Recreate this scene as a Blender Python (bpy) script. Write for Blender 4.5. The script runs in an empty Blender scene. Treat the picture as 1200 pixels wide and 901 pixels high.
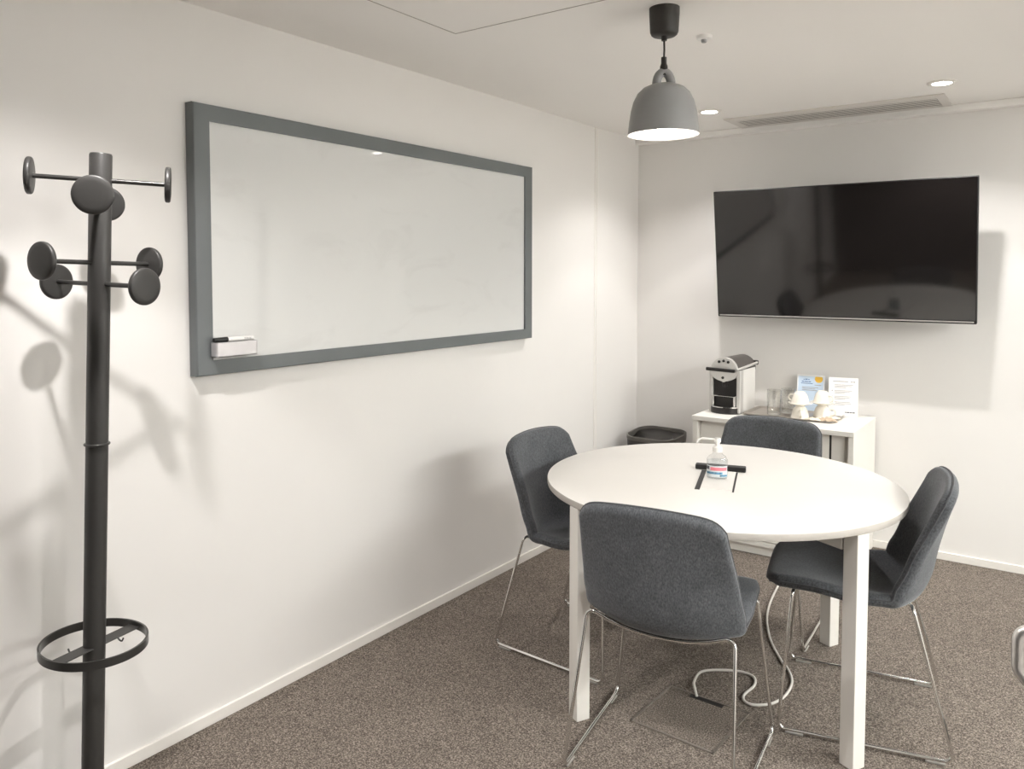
import bpy, bmesh, math, random
from mathutils import Vector, Matrix
random.seed(7)
sc = bpy.context.scene
COL = sc.collection
PI = math.pi

# ------------------------------------------------------------------ materials
def new_mat(name):
    m = bpy.data.materials.new(name); m.use_nodes = True
    nt = m.node_tree; b = nt.nodes['Principled BSDF']
    return m, nt, b

def pmat(name, col, rough=.5, metal=0., coat=0., spec=.5, emit=None, es=0., trans=0., ior=1.45, bump=None, var=None, sheen=0., coat_rough=.05):
    m, nt, b = new_mat(name)
    b.inputs['Base Color'].default_value = (*col, 1)
    b.inputs['Roughness'].default_value = rough
    b.inputs['Metallic'].default_value = metal
    b.inputs['Coat Weight'].default_value = coat
    b.inputs['Coat Roughness'].default_value = coat_rough
    b.inputs['Specular IOR Level'].default_value = spec
    b.inputs['Transmission Weight'].default_value = trans
    b.inputs['IOR'].default_value = ior
    b.inputs['Sheen Weight'].default_value = sheen
    if emit:
        b.inputs['Emission Color'].default_value = (*emit, 1); b.inputs['Emission Strength'].default_value = es
    tc = None
    if bump or var:
        tc = nt.nodes.new('ShaderNodeTexCoord')
    if var:   # (scale, amount): soft tonal variation of the paint or stuff itself
        n = nt.nodes.new('ShaderNodeTexNoise'); n.inputs['Scale'].default_value = var[0]; n.inputs['Detail'].default_value = 3
        nt.links.new(tc.outputs['Object'], n.inputs['Vector'])
        r = nt.nodes.new('ShaderNodeValToRGB')
        a = var[1]
        r.color_ramp.elements[0].position = .3; r.color_ramp.elements[1].position = .7
        r.color_ramp.elements[0].color = (*[c * (1 - a) for c in col], 1)
        r.color_ramp.elements[1].color = (*[min(1, c * (1 + a)) for c in col], 1)
        nt.links.new(n.outputs['Fac'], r.inputs['Fac']); nt.links.new(r.outputs['Color'], b.inputs['Base Color'])
    if bump:  # (scale, strength, distance)
        n = nt.nodes.new('ShaderNodeTexNoise'); n.inputs['Scale'].default_value = bump[0]; n.inputs['Detail'].default_value = 4
        nt.links.new(tc.outputs['Object'], n.inputs['Vector'])
        bp = nt.nodes.new('ShaderNodeBump'); bp.inputs['Strength'].default_value = bump[1]; bp.inputs['Distance'].default_value = bump[2]
        nt.links.new(n.outputs['Fac'], bp.inputs['Height']); nt.links.new(bp.outputs['Normal'], b.inputs['Normal'])
    return m

def carpet_mat():
    m, nt, b = new_mat('carpet_loop')
    tc = nt.nodes.new('ShaderNodeTexCoord')
    n1 = nt.nodes.new('ShaderNodeTexNoise'); n1.inputs['Scale'].default_value = 215; n1.inputs['Detail'].default_value = 3; n1.inputs['Roughness'].default_value = .7
    v = nt.nodes.new('ShaderNodeTexVoronoi'); v.inputs['Scale'].default_value = 320
    n2 = nt.nodes.new('ShaderNodeTexNoise'); n2.inputs['Scale'].default_value = 9; n2.inputs['Detail'].default_value = 2
    mp = nt.nodes.new('ShaderNodeMapping'); mp.inputs['Location'].default_value = (.3, .7, .01093)
    nt.links.new(tc.outputs['Object'], mp.inputs['Vector'])
    for n in (n1, v, n2): nt.links.new(mp.outputs['Vector'], n.inputs['Vector'])
    r = nt.nodes.new('ShaderNodeValToRGB'); e = r.color_ramp.elements
    e[0].position = .33; e[0].color = (.052, .043, .036, 1)
    e[1].position = .70; e[1].color = (.50, .44, .385, 1)
    k = r.color_ramp.elements.new(.50); k.color = (.185, .157, .134, 1)
    nt.links.new(n1.outputs['Fac'], r.inputs['Fac'])
    mx = nt.nodes.new('ShaderNodeMixRGB'); mx.blend_type = 'MULTIPLY'; mx.inputs['Fac'].default_value = .35
    r2 = nt.nodes.new('ShaderNodeValToRGB'); r2.color_ramp.elements[0].color = (.45, .43, .42, 1); r2.color_ramp.elements[1].color = (1.25, 1.2, 1.15, 1)
    nt.links.new(v.outputs['Color'], r2.inputs['Fac'])
    nt.links.new(r.outputs['Color'], mx.inputs['Color1']); nt.links.new(r2.outputs['Color'], mx.inputs['Color2'])
    mx2 = nt.nodes.new('ShaderNodeMixRGB'); mx2.blend_type = 'MULTIPLY'; mx2.inputs['Fac'].default_value = .25
    nt.links.new(mx.outputs['Color'], mx2.inputs['Color1']); nt.links.new(n2.outputs['Fac'], mx2.inputs['Color2'])
    nt.links.new(mx2.outputs['Color'], b.inputs['Base Color'])
    b.inputs['Roughness'].default_value = .95; b.inputs['Specular IOR Level'].default_value = .1
    bp = nt.nodes.new('ShaderNodeBump'); bp.inputs['Strength'].default_value = .5; bp.inputs['Distance'].default_value = .003
    nt.links.new(n1.outputs['Fac'], bp.inputs['Height']); nt.links.new(bp.outputs['Normal'], b.inputs['Normal'])
    return m

def fabric_mat():
    m, nt, b = new_mat('grey_wool_fabric')
    tc = nt.nodes.new('ShaderNodeTexCoord')
    mp = nt.nodes.new('ShaderNodeMapping'); mp.inputs['Scale'].default_value = (1.6, 1.0, .7)
    nt.links.new(tc.outputs['Object'], mp.inputs['Vector'])
    n1 = nt.nodes.new('ShaderNodeTexNoise'); n1.inputs['Scale'].default_value = 170; n1.inputs['Detail'].default_value = 4; n1.inputs['Roughness'].default_value = .65
    n2 = nt.nodes.new('ShaderNodeTexNoise'); n2.inputs['Scale'].default_value = 14; n2.inputs['Detail'].default_value = 3
    nt.links.new(mp.outputs['Vector'], n1.inputs['Vector']); nt.links.new(tc.outputs['Object'], n2.inputs['Vector'])
    r = nt.nodes.new('ShaderNodeValToRGB'); e = r.color_ramp.elements
    e[0].position = .3; e[0].color = (.043, .0455, .050, 1); e[1].position = .72; e[1].color = (.130, .136, .146, 1)
    nt.links.new(n1.outputs['Fac'], r.inputs['Fac'])
    r2 = nt.nodes.new('ShaderNodeValToRGB'); r2.color_ramp.elements[0].position = .3; r2.color_ramp.elements[1].position = .7
    r2.color_ramp.elements[0].color = (.88, .88, .88, 1); r2.color_ramp.elements[1].color = (1.1, 1.1, 1.1, 1)
    nt.links.new(n2.outputs['Fac'], r2.inputs['Fac'])
    mx = nt.nodes.new('ShaderNodeMixRGB'); mx.blend_type = 'MULTIPLY'; mx.inputs['Fac'].default_value = 1
    nt.links.new(r.outputs['Color'], mx.inputs['Color1']); nt.links.new(r2.outputs['Color'], mx.inputs['Color2'])
    nt.links.new(mx.outputs['Color'], b.inputs['Base Color'])
    b.inputs['Roughness'].default_value = .9; b.inputs['Specular IOR Level'].default_value = .2
    b.inputs['Sheen Weight'].default_value = .35; b.inputs['Sheen Roughness'].default_value = .4
    b.inputs['Sheen Tint'].default_value = (.9, .92, .95, 1)
    bp = nt.nodes.new('ShaderNodeBump'); bp.inputs['Strength'].default_value = .35; bp.inputs['Distance'].default_value = .0015
    nt.links.new(n1.outputs['Fac'], bp.inputs['Height']); nt.links.new(bp.outputs['Normal'], b.inputs['Normal'])
    return m

def board_mat():
    m, nt, b = new_mat('whiteboard_enamel')
    tc = nt.nodes.new('ShaderNodeTexCoord')
    mp = nt.nodes.new('ShaderNodeMapping'); mp.inputs['Scale'].default_value = (1, 1.4, 3.2); mp.inputs['Rotation'].default_value = (.5, 0, 0)
    nt.links.new(tc.outputs['Object'], mp.inputs['Vector'])
    n = nt.nodes.new('ShaderNodeTexNoise'); n.inputs['Scale'].default_value = 2.3; n.inputs['Detail'].default_value = 5; n.inputs['Roughness'].default_value = .55; n.inputs['Distortion'].default_value = .8
    nt.links.new(mp.outputs['Vector'], n.inputs['Vector'])
    r = nt.nodes.new('ShaderNodeValToRGB'); e = r.color_ramp.elements      # faint smears of wiped-off ink
    e[0].position = .30; e[0].color = (.665, .665, .655, 1); e[1].position = .46; e[1].color = (.71, .712, .702, 1)
    nt.links.new(n.outputs['Fac'], r.inputs['Fac']); nt.links.new(r.outputs['Color'], b.inputs['Base Color'])
    b.inputs['Roughness'].default_value = .3; b.inputs['Specular IOR Level'].default_value = .5
    b.inputs['Coat Weight'].default_value = .8; b.inputs['Coat Roughness'].default_value = .025
    return m

def glass_pane_mat(name, refl=1.0, tint=(1, 1, 1)):
    m = bpy.data.materials.new(name); m.use_nodes = True; nt = m.node_tree
    for n in list(nt.nodes):
        if n.type != 'OUTPUT_MATERIAL': nt.nodes.remove(n)
    out = nt.nodes['Material Output']
    t = nt.nodes.new('ShaderNodeBsdfTransparent'); t.inputs['Color'].default_value = (*tint, 1)
    g = nt.nodes.new('ShaderNodeBsdfGlossy'); g.inputs['Roughness'].default_value = .02
    f = nt.nodes.new('ShaderNodeFresnel')
    ge = nt.nodes.new('ShaderNodeNewGeometry'); mr = nt.nodes.new('ShaderNodeMapRange')      # same mirror strength from both sides of the thin wall
    mr.inputs['To Min'].default_value = 1.5; mr.inputs['To Max'].default_value = 1 / 1.5
    nt.links.new(ge.outputs['Backfacing'], mr.inputs['Value']); nt.links.new(mr.outputs['Result'], f.inputs['IOR'])
    mu = nt.nodes.new('ShaderNodeMath'); mu.operation = 'MULTIPLY'; mu.inputs[1].default_value = refl; mu.use_clamp = True
    nt.links.new(f.outputs['Fac'], mu.inputs[0])
    mix = nt.nodes.new('ShaderNodeMixShader'); nt.links.new(mu.outputs[0], mix.inputs['Fac'])
    nt.links.new(t.outputs[0], mix.inputs[1]); nt.links.new(g.outputs[0], mix.inputs[2]); nt.links.new(mix.outputs[0], out.inputs['Surface'])
    return m

M = {}
M['wall'] = pmat('warm_white_paint', (.80, .780, .757), .75, bump=(90, .05, .002), var=(1.3, .012))
M['ceiling'] = pmat('ceiling_paint', (.93, .91, .885), .85, bump=(120, .04, .001), var=(1.1, .01))
M['front'] = pmat('dark_corridor_wall', (.035, .032, .03), .6, var=(2, .1))
M['white_trim'] = pmat('white_trim_paint', (.83, .80, .755), .45, var=(3, .01))
M['joint'] = pmat('panel_shadow_gap', (.42, .39, .36), .9, var=(6, .05))
M['carpet'] = carpet_mat()
M['fabric'] = fabric_mat()
M['piping'] = pmat('grey_piping', (.062, .064, .069), .85, var=(60, .15), sheen=.2)
M['chrome'] = pmat('chrome_tube', (.78, .77, .75), .10, 1., var=(20, .02))
M['glide'] = pmat('clear_plastic_glide', (.35, .33, .30), .35, trans=.2, var=(20, .05))
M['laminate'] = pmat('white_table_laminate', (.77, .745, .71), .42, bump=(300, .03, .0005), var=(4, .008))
M['table_edge'] = pmat('shade_toned_edge_band', (.47, .44, .405), .45, var=(6, .02))  # edge band, its colour darkened for the shade on the rim
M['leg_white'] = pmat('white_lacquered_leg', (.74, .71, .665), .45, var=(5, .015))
M['black_plastic'] = pmat('black_plastic', (.015, .014, .014), .45, var=(20, .1))
M['stand'] = pmat('charcoal_powder_coat', (.040, .0385, .0365), .42, bump=(400, .15, .0006), var=(12, .05))
M['stand_satin'] = pmat('charcoal_satin_rod', (.044, .0425, .040), .28, .3, var=(12, .05))
M['board_frame'] = pmat('blue_grey_frame_lacquer', (.150, .163, .167), .42, bump=(250, .06, .0008), var=(6, .04))
M['board'] = board_mat()
M['alu'] = pmat('brushed_aluminium', (.62, .60, .61), .38, .55, bump=(180, .05, .0004), var=(30, .03))
M['white_plastic'] = pmat('white_plastic', (.84, .83, .81), .35, var=(8, .01))
M['tv_body'] = pmat('black_tv_plastic', (.010, .010, .010), .35, var=(15, .1))
M['tv_screen'] = pmat('dark_tv_screen', (.009, .0075, .007), .07, spec=1.0, var=(3, .1))
M['silver'] = pmat('silver_strip', (.50, .48, .46), .4, .2, var=(20, .02))
M['lamp_grey'] = pmat('grey_lamp_lacquer', (.28, .28, .28), .45, var=(10, .03))
M['lamp_in'] = pmat('white_lamp_inside', (.9, .88, .85), .5, var=(10, .01))
M['lamp_black'] = pmat('black_brown_fitting', (.032, .029, .026), .5, var=(20, .08))
M['bulb'] = pmat('glowing_bulb', (1, 1, 1), .4, emit=(1, .95, .88), es=11)
M['diffuser'] = pmat('glowing_diffuser', (1, 1, 1), .4, emit=(1, .96, .90), es=26)
M['fill_panel_glow'] = pmat('glowing_fill_panel', (1, 1, 1), .4, emit=(1, .98, .96), es=3)
M['vent'] = pmat('white_vent_metal', (.72, .69, .655), .45, var=(8, .015))
M['vent_dark'] = pmat('dark_vent_slot', (.10, .09, .08), .8, var=(10, .1))
M['cabinet'] = pmat('white_cabinet_board', (.80, .775, .73), .45, var=(4, .01))
M['cab_dark'] = pmat('dark_gap', (.05, .047, .043), .7, var=(10, .1))
M['bin'] = pmat('dark_grey_bin', (.040, .037, .034), .38, var=(10, .06))
M['bin_rim'] = pmat('worn_bin_rim', (.12, .112, .10), .35, var=(14, .1))
M['machine_silver'] = pmat('machine_silver', (.66, .645, .62), .3, .45, var=(20, .02))
M['machine_white'] = pmat('machine_pale_grey', (.74, .72, .69), .35, var=(8, .015))
M['machine_black'] = pmat('machine_black', (.020, .018, .017), .3, var=(15, .1))
M['machine_brown'] = pmat('machine_dark_hood', (.060, .052, .047), .35, var=(15, .08))
M['chrome2'] = pmat('machine_chrome', (.8, .79, .77), .12, 1., var=(20, .02))
M['tray'] = pmat('brushed_metal_tray', (.42, .38, .34), .33, .7, bump=(120, .05, .0005), var=(12, .08))
M['porcelain'] = pmat('cream_porcelain', (.86, .82, .74), .2, coat=.3, var=(8, .015))
M['tan_paper'] = pmat('tan_paper_wrapper', (.56, .43, .31), .75, bump=(60, .4, .003), var=(30, .15))
M['cream_paper'] = pmat('cream_paper', (.84, .76, .63), .7, bump=(50, .3, .002), var=(25, .06))
M['paper_white'] = pmat('white_card', (.86, .85, .835), .5, var=(20, .01))
M['paper_blue'] = pmat('pale_blue_card', (.60, .72, .86), .5, var=(20, .02))
M['ink_grey'] = pmat('grey_print', (.36, .35, .36), .6, var=(80, .2))
M['ink_dark'] = pmat('dark_print', (.10, .10, .12), .6, var=(80, .2))
M['ink_blue'] = pmat('blue_print', (.10, .18, .36), .6, var=(80, .2))
M['ink_orange'] = pmat('yellow_orange_print', (.87, .53, .08), .6, var=(30, .05))
M['glass'] = glass_pane_mat('drinking_glass', 3.0, (.93, .93, .92))
M['gel'] = glass_pane_mat('clear_sanitizer_gel', .6, (.93, .95, .96))
M['clear_plastic'] = glass_pane_mat('clear_bottle_plastic', 1.2, (.95, .95, .95))
M['label_pink'] = pmat('pink_label_band', (.78, .22, .27), .45, var=(40, .05))
M['label_blue'] = pmat('blue_label_print', (.10, .25, .38), .45, var=(120, .5))
M['label_white'] = pmat('pale_label', (.68, .72, .74), .45, var=(60, .05))
M['pump'] = pmat('white_pump_plastic', (.85, .83, .80), .35, var=(10, .01))
M['cable'] = pmat('grey_white_cable', (.60, .57, .53), .45, var=(10, .03))
M['floor_box'] = pmat('worn_metal_edge', (.20, .175, .15), .4, .5, var=(25, .15))
M['floor_lid'] = carpet_mat()
M['pane'] = glass_pane_mat('partition_glass', 1.0, (.93, .95, .94))
M['mullion'] = pmat('grey_partition_metal', (.30, .30, .30), .4, .3, var=(6, .03))
M['handle'] = pmat('satin_steel_handle', (.72, .70, .67), .28, .85, var=(15, .03))
M['black_marker'] = pmat('black_marker_cap', (.018, .018, .018), .4, var=(20, .1))

# ------------------------------------------------------------------ mesh helpers
class MB:
    """collects geometry for one mesh object"""
    def __init__(s): s.v = []; s.f = []; s.s = []; s.m = []
    def add(s, vs, fs, smooth=True, mi=0):
        o = len(s.v); s.v += [Vector(p) for p in vs]
        for f in fs: s.f.append([i + o for i in f]); s.s.append(smooth); s.m.append(mi)
        return s
    def from_bm(s, bm, smooth=False, mi=0):
        bm.verts.index_update()
        s.add([v.co.copy() for v in bm.verts], [[v.index for v in f.verts] for f in bm.faces], smooth, mi); bm.free(); return s
    def box(s, c, d, bev=0., seg=2, rot=None, mi=0):
        bm = bmesh.new(); bmesh.ops.create_cube(bm, size=1)
        bmesh.ops.scale(bm, vec=Vector(d), verts=bm.verts)
        if bev: bmesh.ops.bevel(bm, geom=list(bm.edges), offset=bev, segments=seg, affect='EDGES', profile=.5)
        if rot is not None: bmesh.ops.rotate(bm, cent=(0, 0, 0), matrix=rot, verts=bm.verts)
        bmesh.ops.translate(bm, vec=Vector(c), verts=bm.verts)
        return s.from_bm(bm, False, mi)
    def b2(s, lo, hi, bev=0., seg=2, mi=0):
        lo, hi = Vector(lo), Vector(hi); return s.box((lo + hi) / 2, hi - lo, bev, seg, None, mi)
    def tube(s, pts, r, n=12, closed=False, cap=True, mi=0):
        pts = [Vector(p) for p in pts]; k = len(pts); rings = []
        rs = r if isinstance(r, (list, tuple)) else [r] * k
        T = []
        for i in range(k):
            a = pts[(i - 1) % k] if (closed or i > 0) else pts[i]; b = pts[(i + 1) % k] if (closed or i < k - 1) else pts[i]
            T.append((b - a).normalized())
        up = Vector((0, 0, 1)) if abs(T[0].z) < .9 else Vector((1, 0, 0))
        N = (up - T[0] * up.dot(T[0])).normalized(); vs = []
        for i in range(k):
            N = (N - T[i] * N.dot(T[i])).normalized(); B = T[i].cross(N)
            for j in range(n):
                a = 2 * PI * j / n; vs.append(pts[i] + (N * math.cos(a) + B * math.sin(a)) * rs[i])
        fs = []
        for i in range(k if closed else k - 1):
            i2 = (i + 1) % k
            for j in range(n):
                j2 = (j + 1) % n; fs.append([i * n + j, i * n + j2, i2 * n + j2, i2 * n + j])
        s.add(vs, fs, True, mi)
        if cap and not closed:
            o = len(s.v) - len(vs)
            s.f.append([o + j for j in range(n)][::-1]); s.s.append(False); s.m.append(mi)
            s.f.append([o + (k - 1) * n + j for j in range(n)]); s.s.append(False); s.m.append(mi)
        return s
    def lathe(s, prof, n=48, c=(0, 0, 0), sx=1, sy=1, mi=0, smooth=True, mat=None, cap=True):
        """prof: list of (r,z)"""
        c = Vector(c); vs = []; fs = []; k = len(prof)
        for r, z in prof:
            for j in range(n):
                a = 2 * PI * j / n; p = Vector((r * math.cos(a) * sx, r * math.sin(a) * sy, z))
                vs.append(c + (mat @ p if mat is not None else p))
        for i in range(k - 1):
            for j in range(n):
                j2 = (j + 1) % n; fs.append([i * n + j, i * n + j2, (i + 1) * n + j2, (i + 1) * n + j])
        if cap and prof[0][0] > 1e-6: fs.append(list(range(n))[::-1])
        if cap and prof[-1][0] > 1e-6: fs.append([(k - 1) * n + j for j in range(n)])
        return s.add(vs, fs, smooth, mi)
    def prism(s, poly, z0, z1, mi=0, mat=None):
        """poly in xy extruded along z"""
        n = len(poly); vs = [Vector((x, y, z0)) for x, y in poly] + [Vector((x, y, z1)) for x, y in poly]
        if mat is not None: vs = [mat @ v for v in vs]
        fs = [list(range(n))[::-1], list(range(n, 2 * n))] + [[i, (i + 1) % n, n + (i + 1) % n, n + i] for i in range(n)]
        return s.add(vs, fs, False, mi)
    def build(s, name, mats, parent=None, auto=40):
        me = bpy.data.meshes.new(name); me.from_pydata([tuple(v) for v in s.v], [], s.f)
        me.polygons.foreach_set('use_smooth', s.s); me.polygons.foreach_set('material_index', s.m)
        for m in (mats if isinstance(mats, (list, tuple)) else [mats]): me.materials.append(m)
        bm = bmesh.new(); bm.from_mesh(me); bmesh.ops.remove_doubles(bm, verts=bm.verts, dist=1e-6)
        bmesh.ops.recalc_face_normals(bm, faces=bm.faces)
        for e in bm.edges:
            if len(e.link_faces) == 2 and e.calc_face_angle(0) > math.radians(auto): e.smooth = False
        bm.to_mesh(me); bm.free(); me.update()
        o = bpy.data.objects.new(name, me); COL.objects.link(o)
        if parent: o.parent = parent
        return o

def arc_path(pts, rad, n=8):
    """polyline with rounded corners"""
    pts = [Vector(p) for p in pts]; out = [pts[0]]
    for i in range(1, len(pts) - 1):
        r = rad[i - 1] if isinstance(rad, (list, tuple)) else rad
        a, b, c = pts[i - 1], pts[i], pts[i + 1]; d1 = (a - b).normalized(); d2 = (c - b).normalized()
        ang = d1.angle(d2)
        if r <= 0 or ang > 3.1: out.append(b); continue
        t = min(r / math.tan(ang / 2), (a - b).length * .49, (c - b).length * .49); r2 = t * math.tan(ang / 2)
        ctr = b + (d1 + d2).normalized() * (r2 / math.sin(ang / 2)); p0 = b + d1 * t; p1 = b + d2 * t
        u0 = p0 - ctr; u1 = p1 - ctr; w = u0.angle(u1)
        for k in range(n + 1):
            q = k / n; out.append(ctr + (u0 * math.sin((1 - q) * w) + u1 * math.sin(q * w)) / math.sin(w))
    out.append(pts[-1]); return out

def spline(pts, n=10, closed=False):
    pts = [Vector(p) for p in pts]; k = len(pts); out = []
    for i in range(k if closed else k - 1):
        g = (lambda j: pts[j % k]) if closed else (lambda j: pts[max(0, min(k - 1, j))])
        p0, p1, p2, p3 = g(i - 1), g(i), g(i + 1), g(i + 2)
        for j in range(n):
            t = j / n
            out.append(.5 * ((2 * p1) + (p2 - p0) * t + (2 * p0 - 5 * p1 + 4 * p2 - p3) * t * t + (3 * p1 - p0 - 3 * p2 + p3) * t ** 3))
    if not closed: out.append(pts[-1])
    return out

def rrect(w, h, r, n=6):
    out = []
    for cx, cy, a0 in ((w / 2 - r, h / 2 - r, 0), (-w / 2 + r, h / 2 - r, PI / 2), (-w / 2 + r, -h / 2 + r, PI), (w / 2 - r, -h / 2 + r, 1.5 * PI)):
        for k in range(n + 1):
            a = a0 + PI / 2 * k / n; out.append((cx + r * math.cos(a), cy + r * math.sin(a)))
    return out

def tag(o, label=None, cat=None, group=None, kind=None):
    if label: o['label'] = label
    if cat: o['category'] = cat
    if group: o['group'] = group
    if kind: o['kind'] = kind
    return o

def thing(name, label, cat, loc=(0, 0, 0), rz=0., group=None):
    o = bpy.data.objects.new(name, None); COL.objects.link(o); o.empty_display_size = .1
    o.location = loc; o.rotation_euler = (0, 0, rz)
    return tag(o, label, cat, group)

def struct(name, mb, mat, parent=None):
    o = mb.build(name, mat, parent)
    if not parent: o['kind'] = 'structure'
    return o

def copy_thing(root, label=None, loc=None, rz=None):
    r = root.copy(); COL.objects.link(r)
    if label: r['label'] = label
    if loc is not None: r.location = loc
    if rz is not None: r.rotation_euler = (0, 0, rz)
    for ch in list(root.children):
        c = ch.copy(); COL.objects.link(c); c.parent = r
        for g in list(ch.children):
            d = g.copy(); COL.objects.link(d); d.parent = c
    return r

# ------------------------------------------------------------------ room shell
XL, YB, ZC = -2.262, 4.655, 2.32
XR = .13                       # glazed partition, right of the frame
XO, YF = 2.6, -.75             # beyond the partition / behind the camera
struct('floor', MB().b2((XL - .1, YF - .1, -.06), (XO + .1, YB + .1, 0)), M['carpet'])
struct('ceiling', MB().b2((XL - .1, YF - .1, ZC), (XO + .1, YB + .1, ZC + .08)), M['ceiling'])
struct('wall_left', MB().b2((XL - .1, YF - .1, 0), (XL, YB + .1, ZC)), M['wall'])
struct('wall_back', MB().b2((XL, YB, 0), (XO + .1, YB + .1, ZC)), M['wall'])
struct('wall_front', MB().b2((XL, YF - .1, 0), (XO, YF, ZC)), M['front'])
struct('wall_right', MB().b2((XO, YF - .1, 0), (XO + .1, YB, ZC)), M['wall'])
def skirting(name, a, b):
    mb = MB(); mb.b2(a, b, .002, 1); return struct(name, mb, M['white_trim'])
skirting('baseboard_left', (XL, YF, 0), (XL + .010, YB, .040))
skirting('baseboard_back', (XL + .010, YB - .010, 0), (XO, YB, .040))
# shallow cove strip where the ceiling meets the back wall
mb = MB(); mb.b2((XL, YB - .05, ZC - .035), (XO, YB, ZC), .004, 2)
struct('trim_1', mb, M['ceiling'])
# thin joint strip on the left wall
mb = MB(); mb.b2((XL, 4.088, .040), (XL + .0025, 4.094, ZC), 0); mb.b2((XL, 4.112, .040), (XL + .0025, 4.117, ZC), 0)
struct('trim_2', mb, M['white_trim'])
# access panel in the ceiling: its shadow gap painted as thin grey strips
mb = MB(); pa, pb_, pc_, pd = -1.79, 1.2, -.75, 2.225
mb.b2((pa, pd - .0035, ZC - .0012), (pc_, pd, ZC)); mb.b2((pa, pb_, ZC - .0012), (pc_, pb_ + .0035, ZC))
mb.b2((pa, pb_, ZC - .0012), (pa + .0035, pd, ZC)); mb.b2((pc_ - .0035, pb_, ZC - .0012), (pc_, pd, ZC))
struct('trim_3', mb, M['joint'])
# glazed partition with a door beside the camera
mb = MB(); mb.b2((XR - .005, YF, .08), (XR + .005, YB, ZC - .06)); w1 = struct('window_1', mb, M['pane'])
fr = MB(); fr.b2((XR - .025, YF, 0), (XR + .025, YB, .08)); fr.b2((XR - .025, YF, ZC - .06), (XR + .025, YB, ZC))
for y in (YF + .02, .28, 1.36, 2.45, 3.55, YB - .03): fr.b2((XR - .025, y - .02, .08), (XR + .025, y + .02, ZC - .06))
struct('window_frame', fr, M['mullion'], w1)
mb = MB(); mb.b2((XR - .065, .31, .02), (XR - .027, 1.33, 2.1), .003, 2)
d1 = struct('door_1', mb, M['wall'])
hx, hy, hz = -.046, 1.19, .994
path = arc_path([(XR - .066, hy + .02, hz + .034), (hx, hy, hz + .034), (hx, hy, hz - .018), (hx + .055, hy - .02, hz - .075), (XR - .066, hy - .02, hz - .075)], [.014, .016, .02])
tag(MB().tube(path, .0078, 14).build('door_handle', M['handle'], d1), 'satin steel bent tube pull handle')

# ------------------------------------------------------------------ coat stand
cs = thing('coat_stand', 'charcoal metal coat stand with round disc hooks by the left wall', 'coat stand', (-1.969, 1.022, 0))
Rd = Vector((.547, .836, 0)).normalized(); Fd = Vector((.836, -.547, 0)).normalized()
side = Vector((.809, .588, 0))
def lean(z):     # the stand leans two degrees
    return Vector((0, 0, z)) + side * (.0375 * (z - .9) - .0125)
bm_ = MB().lathe([(0, .0), (.19, .0), (.196, .004), (.196, .009), (.19, .013), (.03, .018), (.0, .018)], 64, c=lean(0) * 1)
bm_.build('base', M['stand'], cs)
pole = MB().tube([lean(.014), lean(.5), lean(1.0), lean(1.40), lean(1.769), lean(1.773), lean(1.7735)], [.0262, .0262, .0262, .0262, .0262, .0245, .020], 40).build('pole', M['stand'], cs)
MB().tube([lean(1.052) + Vector((math.cos(a) * .0275, math.sin(a) * .0275, math.sin(a) * 0)) for a in [2 * PI * k / 40 for k in range(40)]], .0035, 10, closed=True).build('collar', M['stand_satin'], pole)
axis = (lean(1) - lean(0)).normalized()
def hook(z, d, arm):
    d = (d - axis * d.dot(axis)).normalized(); p = lean(z)
    rod = MB().tube([p + d * .018, p + d * (arm + .004)], .0058, 14).build('hook', M['stand_satin'], cs)
    q = d.to_track_quat('Z', 'Y').to_matrix()
    t = .0072
    prof = [(0, -t), (.038, -t), (.0425, -t + .001), (.0445, -t + .003), (.0450, -t + .006), (.0450, t - .005), (.0440, t - .0022), (.0415, t - .0006), (.03, t + .0006), (0, t + .001)]
    MB().lathe(prof, 48, c=p + d * (arm + .004), mat=q).build('hook_disc', M['stand'], rod)
for z, d, a in ((1.708, -Rd, .150), (1.708, Rd, .150), (1.660, Fd, .155), (1.660, -Fd, .150),
                (1.505, (Fd - Rd), .150), (1.505, (Rd - Fd), .150), (1.452, (Fd + Rd), .150), (1.452, -(Fd + Rd), .150)):
    hook(z, d.normalized(), a)
zc = .541; rg = .124; pc = lean(zc)
ring = MB(); vs = []; fs = []; n = 72
for k in range(n):
    a = 2 * PI * k / n
    for r, z in ((rg - .0025, -.0105), (rg + .0025, -.0105), (rg + .0025, .0105), (rg - .0025, .0105)):
        u = Vector((math.cos(a) * r, math.sin(a) * r, z)); vs.append(pc + u - side * 0 + Vector((0, 0, .034 * -u.dot(side))))
for k in range(n):
    k2 = (k + 1) % n
    for j in range(4): fs.append([k * 4 + j, k * 4 + (j + 1) % 4, k2 * 4 + (j + 1) % 4, k2 * 4 + j])
ring.add(vs, fs, True); ur = ring.build('umbrella_ring', M['stand_satin'], cs, 30)
bd = (Vector((-2.026, 1.116, 0)) - Vector((-1.987, .91, 0))).normalized(); ang = math.atan2(bd.y, bd.x)
rot = Matrix.Rotation(ang, 3, 'Z')
MB().box(pc + Vector((0, 0, -.004)), (2 * rg - .004, .040, .003), .001, 1, rot).build('crossbar', M['stand'], ur)
bn = Vector((-bd.y, bd.x, 0))
for sgn, along in ((-1, .055), (1, -.045)):
    p = pc + bn * (.019 * sgn) + bd * along
    hk = [p + Vector((0, 0, -.006)), p + bn * sgn * .006 + Vector((0, 0, -.010)), p + bn * sgn * .014 + Vector((0, 0, -.010)), p + bn * sgn * .019 + Vector((0, 0, -.002))]
    MB().tube(spline(hk, 5), .0022, 8).build('umbrella_hook', M['stand_satin'], ur)

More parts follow.
